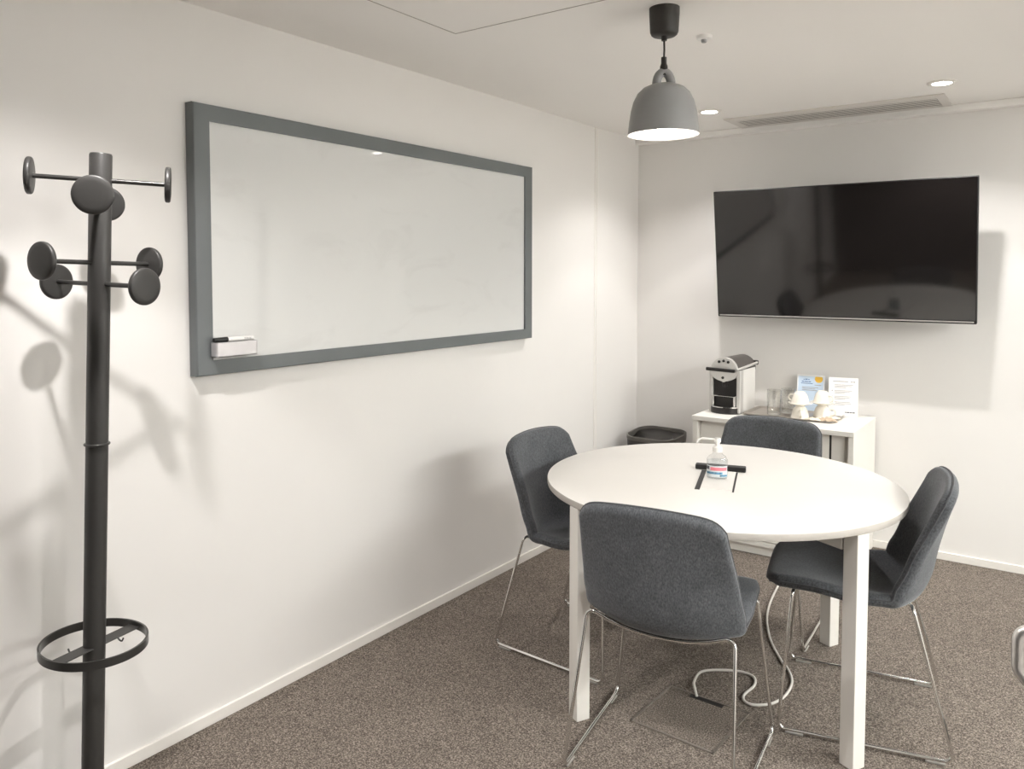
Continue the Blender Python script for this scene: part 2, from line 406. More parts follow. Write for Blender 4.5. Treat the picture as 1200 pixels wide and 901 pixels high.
# ------------------------------------------------------------------ whiteboard
y0, y1, z0, z1 = 1.468, 3.377, 1.153, 2.011
wb = thing('whiteboard', 'large whiteboard in a blue-grey wooden frame on the left wall', 'whiteboard', (XL, (y0 + y1) / 2, z0))
hw = (y1 - y0) / 2; hh = z1 - z0; fwid = .058; dp = .040
fm = MB()
# frame: four mitred bars, outer corners rounded towards the room
out = [(-hw, 0), (hw, 0), (hw, hh), (-hw, hh)]; inn = [(-hw + fwid, fwid - .01), (hw - fwid - .008, fwid - .01), (hw - fwid - .008, hh - fwid + .005), (-hw + fwid, hh - fwid + .005)]
prof_n = 6
for i in range(4):
    j = (i + 1) % 4; A, B = out[i], out[j]; a, b = inn[i], inn[j]
    def sec(o, q):
        o = Vector((0, o[0], o[1])); q = Vector((0, q[0], q[1])); d = q - o
        L = [o + Vector((.0006, 0, 0))]
        for k in range(prof_n + 1):
            t = PI / 2 * k / prof_n; L.append(o + d * (.10 * (1 - math.cos(t))) + Vector((dp - .008 + .008 * math.sin(t), 0, 0)))
        L += [q + Vector((dp, 0, 0)), q + Vector((.030, 0, 0)), q + Vector((.0006, 0, 0))]
        return L
    SA, SB = sec(A, a), sec(B, b); k = len(SA)
    fm.add(SA + SB, [[q, (q + 1) % k, k + (q + 1) % k, k + q] for q in range(k)], True)
fm.build('board_frame', M['board_frame'], wb, 35)
MB().b2((.012, -hw + fwid - .012, fwid - .02), (.032, hw - fwid + .002, hh - fwid + .016)).build('writing_surface', M['board'], wb)
# pen tray clipped on the lower left corner, with a marker
PT = Matrix.Translation((dp + .001, 1.592 - (y0 + y1) / 2, 1.212 - z0))
t = MB(); w = .078
t.prism(rrect(.036, 2 * w, .007, 5), 0, .003, mat=Matrix.Translation((.0185, 0, 0)))
outer = rrect(.036, 2 * w, .007, 5); inner = rrect(.032, 2 * w - .004, .0052, 5); n = len(outer)
vs = []
for z, P_ in ((0, outer), (.047, outer), (.047, inner), (.003, inner)): vs += [(x + .0185, y, z) for x, y in P_]
t.add(vs, [[r * n + i, r * n + (i + 1) % n, (r + 1) * n + (i + 1) % n, (r + 1) * n + i] for r in range(3) for i in range(n)], False)
t.v = [PT @ v for v in t.v]
tag(t.build('pen_tray', M['alu'], wb), 'small silver pen tray on the lower left corner')
mk = thing('marker_pen', 'white whiteboard marker with a black cap lying on the silver pen tray', 'marker', (XL + dp + .021, 1.592, 1.212 + .047 + .0082), 0)
mk.rotation_euler = (0, 0, PI / 2)
def xl(prof): return MB().lathe(prof, 24, mat=Matrix(((0, 0, 1), (0, 1, 0), (-1, 0, 0))).to_3x3())
xl([(0, -.028), (.0078, -.028), (.0081, -.026), (.0081, .066), (.0072, .069), (.0, .069)]).build('barrel', M['white_plastic'], mk)
xl([(0, -.078), (.0070, -.078), (.0076, -.076), (.0084, -.034), (.0084, -.029), (.0, -.029)]).build('cap', M['black_marker'], mk)
pr_ = MB()
for u, wd in ((.034, .006), (.043, .010), (.054, .008)):
    for dz in (-.0016, .0016):
        pr_.box((u, -.00775, dz), (wd, .0010, .0016))
pr_.build('printing', M['ink_grey'], mk)

# ------------------------------------------------------------------ pendant lamp
PL = Vector((-1.083, 2.405, 0))
pl = thing('pendant_lamp', 'grey bell pendant lamp hanging above the round table', 'lamp', (PL.x, PL.y, 1.921))
rel = lambda z: z - 1.921
MB().lathe([(0, rel(2.232)), (.036, rel(2.233)), (.041, rel(2.237)), (.0445, rel(2.245)), (.0475, rel(2.30)), (.0478, rel(ZC)), (0, rel(ZC))], 48).build('canopy', M['lamp_black'], pl)
MB().lathe([(0, rel(2.218)), (.0085, rel(2.218)), (.009, rel(2.222)), (.009, rel(2.2335))], 20).build('cord_grip', M['lamp_black'], pl)
MB().tube([(0, 0, rel(2.16)), (.001, 0, rel(2.19)), (0, 0, rel(2.22))], .0032, 10).build('cord', M['lamp_black'], pl)
MB().lathe([(0, rel(2.108)), (.0125, rel(2.108)), (.0135, rel(2.116)), (.012, rel(2.138)), (.009, rel(2.146)), (.0088, rel(2.166)), (0, rel(2.168))], 24).build('lamp_holder', M['lamp_black'], pl)
prof_o = [(.1165, 0), (.1155, .012), (.1115, .045), (.107, .075), (.099, .105), (.086, .130), (.068, .147), (.045, .157), (.026, .160), (0, .161)]
prof_o = [(r * .965, z) for r, z in prof_o]
sh = MB().lathe(prof_o, 64, cap=False)
loop = []       # ring handle moulded on top of the bell
for k in range(17):
    a = PI * k / 16; loop.append((math.cos(a) * .0235, 0, .158 + math.sin(a) * .040))
dirr = Matrix.Rotation(math.radians(36), 3, 'Z')
sh.tube([dirr @ Vector(p) for p in [(.0235, 0, .150)] + loop + [(-.0235, 0, .150)]], .0142, 16)
shade = sh.build('lamp_shade', M['lamp_grey'], pl)
prof_i = [(.1163, .0005), (.1125, .012), (.1085, .045), (.104, .074), (.096, .102), (.083, .126), (.066, .142), (.044, .151), (0, .154)]
MB().lathe([(r * .965, z) for r, z in prof_i], 64, cap=False).build('shade_lining', M['lamp_in'], shade)
MB().lathe([(0, .012), (.02, .016), (.034, .030), (.040, .050), (.036, .070), (.022, .095), (.016, .11), (.0, .115)], 32).build('bulb', M['bulb'], pl)

# ------------------------------------------------------------------ downlights, sensor, vent
def downlight(x, y, label):
    t = thing('recessed_downlight', label, 'ceiling light', (x, y, ZC), group='recessed ceiling downlights')
    MB().lathe([(.040, -.0005), (.040, -.006), (.046, -.007), (.058, -.0045), (.061, -.001), (.061, 0)], 48).build('trim_ring', M['white_trim'], t)
    MB().lathe([(0, -.0072), (.032, -.0068), (.041, -.0045), (.041, 0), (0, 0)], 40).build('diffuser', M['diffuser'], t)
    return t
LX = (-1.565, -.504); LY = (.90, 4.045)
downlight(LX[1], LY[1], 'recessed ceiling downlight above the right end of the air vent')
downlight(LX[0], LY[1], 'recessed ceiling downlight just right of the pendant lamp shade')
downlight(LX[0], LY[0], 'recessed ceiling downlight over the coat stand')
downlight(LX[1], LY[0], 'recessed ceiling downlight near the glass partition door')
downlight(1.83, 4.40, 'recessed ceiling downlight in the corridor beyond the glass partition')

sd = thing('ceiling_sensor', 'small round white smoke sensor on the ceiling beside the pendant lamp', 'smoke detector', (-1.093, 2.765, ZC))
MB().lathe([(0, -.013), (.022, -.013), (.0265, -.010), (.028, 0), (0, 0)], 36).build('base_plate', M['white_plastic'], sd)
MB().lathe([(0, -.024), (.008, -.023), (.010, -.019), (.0105, -.013)], 28).build('sensor_head', M['mullion'], sd)

vt = thing('air_vent', 'long white slatted air vent in the ceiling above the television', 'air vent', (-1.052, 4.45, ZC))
vx0, vx1, vy0, vy1 = -.530, .530, -.160, .150
ix0, ix1, iy0, iy1 = -.487, .487, -.082, .142
fr = MB(); zt, zb = 0, -.007
fr.b2((vx0, vy0, zb), (vx1, iy0, zt), .002, 1); fr.b2((vx0, iy1, zb), (vx1, vy1, zt), .002, 1)
fr.b2((vx0, iy0, zb), (ix0, iy1, zt), .002, 1); fr.b2((ix1, iy0, zb), (vx1, iy1, zt), .002, 1)
fr.build('vent_frame', M['vent'], vt)
MB().b2((ix0, iy0, -.0015), (ix1, iy1, 0)).build('vent_backing', M['vent_dark'], vt)
for k in range(6):
    y = iy0 + .016 + k * .0345
    MB().box((0, y, -.0066), (ix1 - ix0, .0195, .0007)).build('slat', M['vent'], vt)

# ------------------------------------------------------------------ television
tw = 1.283; th = .712
tilt = math.atan2(.100, .705)
tv = thing('television', 'large flat black television mounted on the back wall', 'television', (-1.0235, 4.475, 1.232))
Rt = Matrix.Rotation(tilt, 3, 'X')         # top leans into the room
def tvp(mb, lo, hi, bev=0):
    m2 = MB().b2(lo, hi, bev, 2); m2.v = [Rt @ v for v in m2.v]; return m2
tvp(None, (-tw / 2, 0.0, 0), (tw / 2, .030, th), .004).build('television_case', M['tv_body'], tv)
tvp(None, (-tw / 2 + .006, -.0015, .019), (tw / 2 - .006, .002, th - .005)).build('screen', M['tv_screen'], tv)
tvp(None, (-tw / 2 + .012, -.0020, .0075), (tw / 2 - .012, .002, .0135)).build('silver_strip', M['silver'], tv)
mt = MB(); mt.b2((-.20, .168, .22), (.20, .179, .52)); mt.box(Rt @ Vector((0, .038, .36)), (.36, .016, .30), rot=Rt)
mt.box((0, .11, .40), (.07, .13, .05)); mt.box((0, .10, .32), (.07, .13, .05))
mt.build('wall_mount', M['black_plastic'], tv)

# ------------------------------------------------------------------ cabinet
cx0, cx1, cy0, cy1, cz = -1.668, -.850, 4.118, 4.640, .710
cb = thing('cabinet', 'low white office cabinet against the back wall under the television', 'cabinet', ((cx0 + cx1) / 2, cy0, 0))
X0 = cx0 - (cx0 + cx1) / 2; X1 = -X0; D = cy1 - cy0
c = MB(); th_ = .026
c.b2((X0, .006, .0), (X0 + th_, D, cz - .025), .0015, 1); c.b2((X1 - th_, .006, .0), (X1, D, cz - .025), .0015, 1)
c.b2((X0 + th_, D - .012, .06), (X1 - th_, D, cz - .025)); c.b2((X0 + th_, .03, .05), (X1 - th_, D - .012, .07)); c.b2((X0 + th_, .05, 0), (X1 - th_, .065, .05))
c.build('carcass', M['cabinet'], cb)
MB().b2((X0 - .002, -.004, cz - .025), (X1 + .002, D, cz), .002, 2).build('cabinet_top', M['cabinet'], cb)
xg = X1 - .115
MB().b2((X0 + th_ + .003, .045, .075), (xg - .2, .062, cz - .029), .002, 1).build('door', M['cabinet'], cb)
dd = MB().b2((xg - .197, .038, .075), (xg - .006, .056, cz - .029), .002, 1).build('door', M['cabinet'], cb)
MB().b2((xg + .005, .038, .075), (X1 - th_ - .022, .056, cz - .029), .002, 1).build('door', M['cabinet'], cb)
MB().b2((xg - .007, .044, .075), (xg + .006, .056, cz - .029)).build('finger_groove', M['cab_dark'], cb)
MB().b2((X0 + th_, .062, .07), (X1 - th_, .066, cz - .025)).build('door_backing', M['cabinet'], cb)
ZT = cz

# ------------------------------------------------------------------ coffee machine
cm = thing('coffee_machine', 'silver and black capsule coffee machine on the left end of the cabinet', 'coffee machine', (-1.552, 4.262, ZT), math.radians(-2))
# local: x right, y away from the room, z up; front face at y = 0
bw = .078
body = MB(); body.prism([(x, y + .165) for x, y in rrect(2 * bw, .25, .02, 6)], .004, .238); body.build('housing', M['machine_white'], cm, 30)
# silver side pillars flanking the black front
for s_ in (-1, 1):
    MB().b2((s_ * bw - .011, .018, .004), (s_ * bw + .011, .07, .238), .005, 3).build('side_pillar', M['machine_silver'], cm)
MB().b2((-.064, .030, .03), (.064, .05, .235)).build('front_recess', M['machine_black'], cm)
# rounded hood running front to back
def hood(r0, y0_, y1_, zc_, flat, mat_name, name, sc_=1.0, parent=cm):
    n = 28; pts = []
    for k in range(n + 1):
        a = -0.06 * PI + 1.12 * PI * k / n; pts.append((math.cos(a) * r0, math.sin(a) * r0 * sc_))
    m2 = MB(); vs = [(x, y0_, zc_ + z) for x, z in pts] + [(x, y1_, zc_ + z * .97) for x, z in pts]; k = len(pts)
    fs = [list(range(k)), list(range(k, 2 * k))[::-1]] + [[i, (i + 1) % k, k + (i + 1) % k, k + i] for i in range(k)]
    m2.add(vs, fs, True); return m2.build(name, M[mat_name], parent, 35)
hood(.077, .03, .285, .232, 0, 'machine_brown', 'hood', .98)
# silver front escutcheon: dome above, shield point below
pts = []
for k in range(25):
    a = PI * k / 24; pts.append((math.cos(a) * .074, .236 + math.sin(a) * .072))
pts += [(-.073, .215), (-.060, .196), (-.035, .183), (-.012, .177), (0, .172), (.012, .177), (.035, .183), (.060, .196), (.073, .215)]
n = len(pts); face = MB(); face.add([(x, .004, z) for x, z in pts] + [(x, .034, z) for x, z in pts], [list(range(n)), list(range(n, 2 * n))[::-1]] + [[i, (i + 1) % n, n + (i + 1) % n, n + i] for i in range(n)], False)
esc = face.build('front_panel', M['machine_silver'], cm)
for x, z in ((-.026, .284), (0, .290), (.026, .284), (-.004, .197)):
    MB().lathe([(0, -.004), (.0072, -.004), (.0078, 0), (0, 0)], 18, c=(x, .0038, z), mat=Matrix.Rotation(PI / 2, 3, 'X') @ Matrix.Scale(-1, 3, (0, 0, 1))).build('button', M['machine_black'], cm)
# lever: chrome arms along the hood with a dark grip across the front
lv = MB().tube(arc_path([(-.088, -.022, .244), (.072, -.022, .240)], 0), .0095, 14).build('lever_grip', M['machine_black'], cm)
for s_ in (-1, 1):
    MB().tube([(s_ * .078, -.010, .245), (s_ * .083, .10, .252), (s_ * .083, .285, .262)], .007, 10).build('lever_arm', M['machine_silver'], cm)
MB().tube([(-.086, .292, .262), (.086, .292, .262)], .013, 14).build('capsule_grip', M['machine_black'], cm)
# cup support and drip tray
MB().b2((-.066, .0, .092), (.066, .05, .098), .002, 1).build('cup_support', M['chrome2'], cm)
for s_ in (-1, 1): MB().b2((s_ * .060 - .005, .004, .040), (s_ * .060 + .005, .05, .094), .002, 1).build('support_bracket', M['chrome2'], cm)
dt = []
for k in range(25):
    a = PI + PI * k / 24; dt.append((math.cos(a) * .080, .035 + math.sin(a) * .062))
MB().prism(dt, .002, .034).build('drip_tray', M['machine_black'], cm)
MB().prism([(x * .98, (y - .035) * .98 + .035) for x, y in dt], .034, .039).build('drip_grid', M['chrome2'], cm)
MB().lathe([(0, .145), (.012, .145), (.016, .16), (.016, .18), (0, .18)], 20, c=(0, .025, 0)).build('spout', M['machine_black'], cm)

# ------------------------------------------------------------------ tray with glasses and cups
tx0, tx1, ty0, ty1 = -1.455, -.985, 4.282, 4.575
tr = thing('serving_tray', 'rectangular metal serving tray on the cabinet top', 'tray', ((tx0 + tx1) / 2, (ty0 + ty1) / 2, ZT))
W_, D_ = tx1 - tx0, ty1 - ty0
P1 = rrect(W_ - .03, D_ - .03, .02, 5); P2 = rrect(W_ - .01, D_ - .01, .025, 5); P3 = rrect(W_, D_, .028, 5)
n = len(P1); vs = [(x, y, .001) for x, y in P1] + [(x, y, .010) for x, y in P2] + [(x, y, .011) for x, y in P3] + [(x, y, .0085) for x, y in P3] + [(x, y, 0) for x, y in P1] + [(x, y, .0025) for x, y in P1]
fs = [[r * n + i, r * n + (i + 1) % n, (r + 1) * n + (i + 1) % n, (r + 1) * n + i] for r in (0, 1, 2, 3) for i in range(n)] + [list(range(4 * n, 5 * n))[::-1], list(range(n))]
tb = MB().add(vs, fs, True); tb.build('tray_body', M['tray'], tr, 30)

def tumbler(x, y, label):
    t = thing('drinking_glass', label, 'drinking glass', (x, y, ZT + .0015), group='clear drinking glasses on the tray')
    r = .036; h = .135
    prof = [(0, .0015), (r - .002, .0015), (r, .005), (r + .002, h), (r + .0005, h + .0008), (r - .001, h), (r - .003, .014), (0, .012)]
    MB().lathe(prof, 40).build('glass_body', M['glass'], t)
    return t
tumbler(-1.312, 4.385, 'clear straight drinking glass at the left front of the serving tray')
tumbler(-1.262, 4.475, 'clear drinking glass half hidden behind the front glass and the cups')

def cup(x, y, z, label, rz, tx=0., ty=0.):
    """upside-down cup: rim at the bottom"""
    t = thing('coffee_cup', label, 'cup', (x, y, z), group='upturned cream cups on the tray')
    t.rotation_euler = (tx, ty, rz)
    prof = [(.046, 0), (.0475, .0015), (.046, .004), (.0435, .014), (.040, .030), (.035, .046), (.029, .056), (.024, .0595), (.0225, .0635), (.020, .0635), (.019, .061), (0, .0608)]
    inn_ = [(.0, .055), (.025, .053), (.032, .044), (.037, .029), (.041, .013), (.0435, .002), (.046, 0)]
    b = MB().lathe(inn_ + prof[1:], 40); b.build('cup_body', M['porcelain'], t)
    MB().tube(spline([(.043, 0, .012), (.058, 0, .014), (.066, 0, .026), (.058, 0, .041), (.037, 0, .043)], 6), .0042, 10).build('cup_handle', M['porcelain'], t)
    return t
z0_ = ZT + .0045
cup(-1.165, 4.350, z0_, 'cream cup standing upside down at the bottom left of the cup pile', math.radians(-70))
cup(-1.075, 4.440, z0_, 'cream cup standing upside down at the bottom right of the cup pile', math.radians(20))
def saucer(x, y, z, label, rx=0., ry=0.):
    t = tag(MB().lathe([(0, .001), (.024, .0), (.026, .003), (.045, .008), (.062, .015), (.0625, .0165), (.061, .017), (.045, .011), (.026, .006), (0, .005)], 48).build('saucer', M['porcelain']), label, 'saucer', 'cream saucers on the tray')
    t.location = (x, y, z); t.rotation_euler = (rx, ry, 0); return t
saucer(-1.165, 4.350, z0_ + .0645, 'cream saucer lying on the left upturned cup')
saucer(-1.075, 4.440, z0_ + .0645, 'cream saucer lying on the right upturned cup')
cup(-1.165, 4.350, z0_ + .0765, 'upper left cream cup turned upside down on a saucer beside the glasses', math.radians(165))
cup(-1.075, 4.440, z0_ + .0765, 'upper right cream cup turned upside down in front of the blue card', math.radians(-25))
def wrapper(x, y, rz, w, h, mat, label, seed, z):
    random.seed(seed); nx, ny = 9, 7; vs = []; fs = []
    for i in range(nx + 1):
        for j in range(ny + 1):
            u, v = i / nx - .5, j / ny - .5; e = max(abs(u), abs(v)) * 2
            zz = .012 * (1 - e ** 2) + random.uniform(-.002, .004) + .005 * math.sin(u * 17 + seed) * e
            vs.append((u * w + random.uniform(-.002, .002), v * h + random.uniform(-.002, .002), max(zz, .0008)))
    for i in range(nx):
        for j in range(ny): fs.append([i * (ny + 1) + j, (i + 1) * (ny + 1) + j, (i + 1) * (ny + 1) + j + 1, i * (ny + 1) + j + 1])
    o = MB().add(vs, fs, True).build('biscuit_packet', mat); o.location = (x, y, z); o.rotation_euler = (0, 0, rz)
    md = o.modifiers.new('thick', 'SOLIDIFY'); md.thickness = .002; md.offset = 1
    return tag(o, label, 'packet')
wrapper(-1.035, 4.345, .35, .105, .065, M['tan_paper'], 'crumpled tan paper packet at the right front of the serving tray', 3, ZT + .0035)
wrapper(-1.085, 4.325, -.25, .10, .05, M['cream_paper'], 'crumpled cream paper packet in front of the cup pile', 5, ZT + .0035)
wrapper(-1.015, 4.415, .9, .07, .05, M['cream_paper'], 'small cream paper packet behind the tan one on the tray', 8, ZT + .0035)

def card(x, y, rz, label, face_mat, kind):
    t = thing('display_card', label, 'sign card', (x, y, ZT), rz)
    w, h = .146, .208; tl = math.radians(-9)
    R_ = Matrix.Rotation(tl, 3, 'X')
    def P(mb): mb.v = [R_ @ v for v in mb.v]; return mb
    P(MB().b2((-w / 2, 0, .002), (w / 2, .003, h))).build('card_panel', face_mat, t)
    # rear prop
    P(MB().add([(-.03, .0035, .16), (.03, .0035, .16), (.035, .072, .030), (-.035, .072, .030)], [[0, 1, 2, 3]], False)).build('prop', M['paper_white'], t)
    def marks(name, mat, L):
        m2 = MB()
        for x0_, z0__, w0, h0 in L: m2.b2((x0_, -.0008, z0__), (x0_ + w0, .0005, z0__ + h0))
        P(m2).build(name, mat, t)
    if kind == 'blue':
        marks('border', M['paper_white'], [(-w / 2, .002, .006, h - .002), (w / 2 - .006, .002, .006, h - .002), (-w / 2, h - .010, w, .010)])
        marks('heading', M['ink_blue'], [(-.040, .178, .008, .004), (-.030, .178, .012, .006), (-.016, .178, .010, .004), (-.048, .166, .013, .005), (-.033, .166, .018, .005), (-.013, .166, .013, .005), (-.052, .157, .062, .0035)])
        marks('printing', M['ink_grey'], [(.020, .150, .035, .003), (-.045, .136, .085, .003), (-.045, .128, .07, .003), (-.045, .120, .08, .003)])
        m2 = MB().lathe([(0, -.0012), (.021, -.0012), (.021, .0002), (0, .0002)], 28, c=(.041, -.0002, .186), mat=Matrix.Rotation(PI / 2, 3, 'X'))
        P(m2).build('orange_spot', M['ink_orange'], t)
    else:
        L = [(-.052, .186, .075, .0035), (.036, .184, .010, .005), (.049, .184, .008, .005)]
        zz = .168
        for k in range(4):
            for q, wd in enumerate((.095, .088, .060)): L.append((-.044, zz - .007 * q, wd * random.uniform(.8, 1), .0024))
            zz -= .031
        marks('printing', M['ink_grey'], L + [(-.058, .135, .005, .005), (-.058, .105, .005, .005), (-.058, .075, .005, .005), (-.048, .060, .005, .004), (-.060, .026, .012, .004)])
        marks('footer', M['ink_dark'], [(.010, .020, .006, .006), (.018, .020, .014, .006), (.034, .020, .010, .006), (.046, .020, .012, .006)])
    return t
card(-1.178, 4.585, math.radians(3), 'pale blue card with a yellow-orange spot standing behind the cups', M['paper_blue'], 'blue')
card(-.995, 4.548, math.radians(13), 'white printed card standing at the right end of the cabinet', M['paper_white'], 'white')

# ------------------------------------------------------------------ waste bin
bn_ = thing('waste_bin', 'dark grey waste bin in the corner left of the cabinet', 'bin', (-2.02, 4.43, 0), math.radians(-4))
H_ = .515; B0 = rrect(.26, .22, .07, 7); B1 = rrect(.32, .27, .085, 7); n = len(B0)
b = MB(); vs = [(x, y, 0) for x, y in B0] + [(x, y, H_ - .03) for x, y in B1] + [(x * .965, y * .96, H_ - .03) for x, y in B1] + [(x * .93, y * .92, .006) for x, y in B0]
fs = [[r * n + i, r * n + (i + 1) % n, (r + 1) * n + (i + 1) % n, (r + 1) * n + i] for r in range(3) for i in range(n)] + [list(range(n))[::-1], list(range(3 * n, 4 * n))]
b.add(vs, fs, True).build('bin_body', M['bin'], bn_, 30)
r_ = MB(); zt = lambda y: H_ + .0 + y * .10
vs = []
for sx, zo in ((1.0, -.034), (1.015, -.012), (1.01, .004), (.965, .006), (.95, -.010), (.95, -.034)):
    vs += [(x * sx, y * sx, zt(y) + zo if zo > -.03 else H_ - .032) for x, y in B1]
fs = [[r * n + i, r * n + (i + 1) % n, (r + 1) * n + (i + 1) % n, (r + 1) * n + i] for r in range(5) for i in range(n)] + [[5 * n + i, 5 * n + (i + 1) % n, (i + 1) % n, i] for i in range(n)]
r_.add(vs, fs, True).build('rim', M['bin_rim'], bn_, 40)
lid = MB(); k = [(x * .945, y * .945) for x, y in B1]
lid.add([(x, y, zt(y) - .012 - (.10 if y < -.02 else .0) * min(1, (-.02 - y) / .1)) for x, y in k], [list(range(n))], True)
lo = lid.build('flap_lid', M['bin'], bn_); md = lo.modifiers.new('thick', 'SOLIDIFY'); md.thickness = .004

# ------------------------------------------------------------------ round table
TC = Vector((-1.031, 2.791, 0)); TR = .617; TZ = .735
tbl = thing('round_table', 'round white meeting table on four square legs', 'table', TC)
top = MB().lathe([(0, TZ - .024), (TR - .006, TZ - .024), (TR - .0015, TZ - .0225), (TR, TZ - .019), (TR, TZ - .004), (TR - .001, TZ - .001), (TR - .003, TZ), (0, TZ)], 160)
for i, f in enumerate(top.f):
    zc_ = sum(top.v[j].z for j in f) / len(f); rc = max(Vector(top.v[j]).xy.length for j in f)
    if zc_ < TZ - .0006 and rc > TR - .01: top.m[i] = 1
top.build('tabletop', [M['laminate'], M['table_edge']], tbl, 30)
for k in range(4):
    a = math.radians(-27.3 + 90 * k); rot = Matrix.Rotation(a, 3, 'Z')
    MB().box(rot @ Vector((.5905, 0, (TZ - .024) / 2)), (.050, .050, TZ - .024), .002, 2, rot).build('leg', M['leg_white'], tbl)
uf = MB()
for k in range(2):
    a = math.radians(-27.3 + 90 * k); rot = Matrix.Rotation(a, 3, 'Z')
    uf.box((0, 0, TZ - .024 - .030), (2 * .5595, .05, .058), .002, 1, rot)
uf.build('underframe', M['leg_white'], tbl)
# cable hatch let into the table top
ha = math.radians(16.5); hr = Matrix.Rotation(ha, 3, 'Z'); hc = Vector((-1.022, 2.775, 0)) - TC
ht = MB().box(hc + hr @ Vector((0, -.0, TZ + .0006)), (.106, .270, .0030), .001, 1, hr).build('hatch_lid', M['laminate'], tbl)
MB().box(hc + hr @ Vector((-.062, -.012, TZ + .0002)), (.017, .285, .0022), rot=hr).build('hatch_slot', M['black_plastic'], tbl)
MB().box(hc + hr @ Vector((.057, -.012, TZ + .0002)), (.006, .285, .0022), rot=hr).build('hatch_slot', M['black_plastic'], tbl)
MB().box(hc + hr @ Vector((-.004, .155, TZ + .0095)), (.184, .034, .019), .004, 3, hr).build('socket_bar', M['black_plastic'], tbl)

# ------------------------------------------------------------------ sanitizer bottle
bt = thing('sanitizer_bottle', 'clear pump bottle of hand sanitizer on the round table', 'bottle', (-1.036, 2.795, TZ + .0022), math.radians(20))
sx, sy = .0375, .026
prof = [(0, 0), (.92, 0), (1.0, .006), (1.0, .058), (.97, .068), (.80, .080), (.50, .088), (.40, .091), (.40, .097), (0, .097)]
MB().lathe([(r, z) for r, z in prof], 48, sx=sx, sy=sy).build('bottle_body', M['clear_plastic'], bt)
MB().lathe([(0, .003), (.90, .003), (.95, .008), (.95, .056), (.90, .066), (0, .066)], 40, sx=sx, sy=sy).build('gel', M['gel'], bt)
def lab(name, mat, a0, a1, z0_, z1_, off=1.012):
    n = 16; vs = []
    for k in range(n + 1):
        a = a0 + (a1 - a0) * k / n
        for z in (z0_, z1_): vs.append((math.cos(a) * sx * off, math.sin(a) * sy * off, z))
    o = MB().add(vs, [[2 * k, 2 * k + 2, 2 * k + 3, 2 * k + 1] for k in range(n)], True).build(name, mat, bt); return o
R_ = math.radians
lab('label_band', M['label_pink'], R_(232), R_(330), .031, .043, 1.016)
lab('label_print', M['label_blue'], R_(200), R_(300), .018, .026, 1.016)
lab('label_print', M['label_blue'], R_(285), R_(335), .010, .017, 1.016)
lab('label_print', M['ink_dark'], R_(200), R_(226), .034, .046, 1.016)
lab('label_print', M['label_white'], R_(200), R_(335), .007, .048, 1.008)
MB().lathe([(0, .095), (.0165, .095), (.0172, .098), (.0168, .112), (.012, .116), (.0075, .118), (.0075, .132), (0, .132)], 28).build('pump_collar', M['pump'], bt)
ph = MB(); ph.lathe([(0, .130), (.011, .130), (.012, .133), (.012, .142), (.009, .146), (0, .147)], 24)
ph.tube(arc_path([(.012, 0, .140), (-.055, -.006, .143), (-.068, -.007, .136), (-.072, -.008, .126)], .01), (.0036), 12)
ph.build('pump_head', M['pump'], bt)

# ------------------------------------------------------------------ chairs
def chair_shell():
    # centre profile from seat front to top of the back: (y, z)
    C_ = [(.292, .440), (.286, .460), (.255, .471), (.19, .468), (.11, .456), (.03, .443), (-.04, .433), (-.105, .435), (-.150, .458), (-.178, .515), (-.194, .600), (-.214, .690), (-.234, .770), (-.250, .829)]
    cp = spline([(0, y, z) for y, z in C_], 6); L = [0]
    for i in range(1, len(cp)): L.append(L[-1] + (cp[i] - cp[i - 1]).length)
    T = L[-1]
    def at(s):
        s = max(0, min(T, s))
        for i in range(1, len(L)):
            if s <= L[i] + 1e-9:
                q = (s - L[i - 1]) / (L[i] - L[i - 1]); return cp[i - 1].lerp(cp[i], q)
    bend = None
    for i, p in enumerate(cp):
        if p.y < -.09 and bend is None: bend = L[i]
    def halfw(s):
        q = s / T
        K = [(0, .200), (.12, .222), (.30, .234), (.50, .240), (.62, .238), (.78, .226), (.92, .213), (1, .208)]
        for (a, wa), (b_, wb_) in zip(K, K[1:]):
            if q <= b_: t = (q - a) / (b_ - a); t = t * t * (3 - 2 * t) if False else t; return wa + (wb_ - wa) * t
        return K[-1][1]
    def sstep(a, b_, x): x = max(0, min(1, (x - a) / (b_ - a))); return x * x * (3 - 2 * x)
    NU, NV = 28, 64; G = []
    for i in range(NV + 1):
        row = []
        for j in range(NU + 1):
            u = math.sin(PI / 2 * (-1 + 2 * j / NU)); au = abs(u)
            v0 = .045 * au ** 8 + .006 * au ** 2      # front end rounds back at the corners
            v1 = .017 * au ** 2 + .036 * au ** 12      # top end: crowned with rounded corners
            s = v0 + (T - v0 - v1) * (.45 * i / NV + .55 * (.5 - .5 * math.cos(PI * i / NV)))
            p = at(s).copy(); d = (at(min(T, s + .004)) - at(max(0, s - .004))).normalized()
            nrm = Vector((0, -d.z, d.y)) * -1
            nrm = Vector((0, d.z, -d.y)) if d.y > 0 else Vector((0, d.z, -d.y))
            back = sstep(bend - .05, bend + .12, s)
            seatw = sstep(.02, .22, s) * (1 - back)
            mid = sstep(bend - .16, bend - .01, s) * (1 - sstep(bend + .05, bend + .20, s))
            off = Vector((0, 0, 1)) * .018 * seatw + Vector((0, 1, 0)) * back * (.076 - .054 * sstep(bend + .14, T, s)) + Vector((0, .45, .6)) * .038 * mid
            p += off * au ** 2.0
            p.x = u * halfw(s); row.append(p)
        G.append(row)
    return G, NU, NV
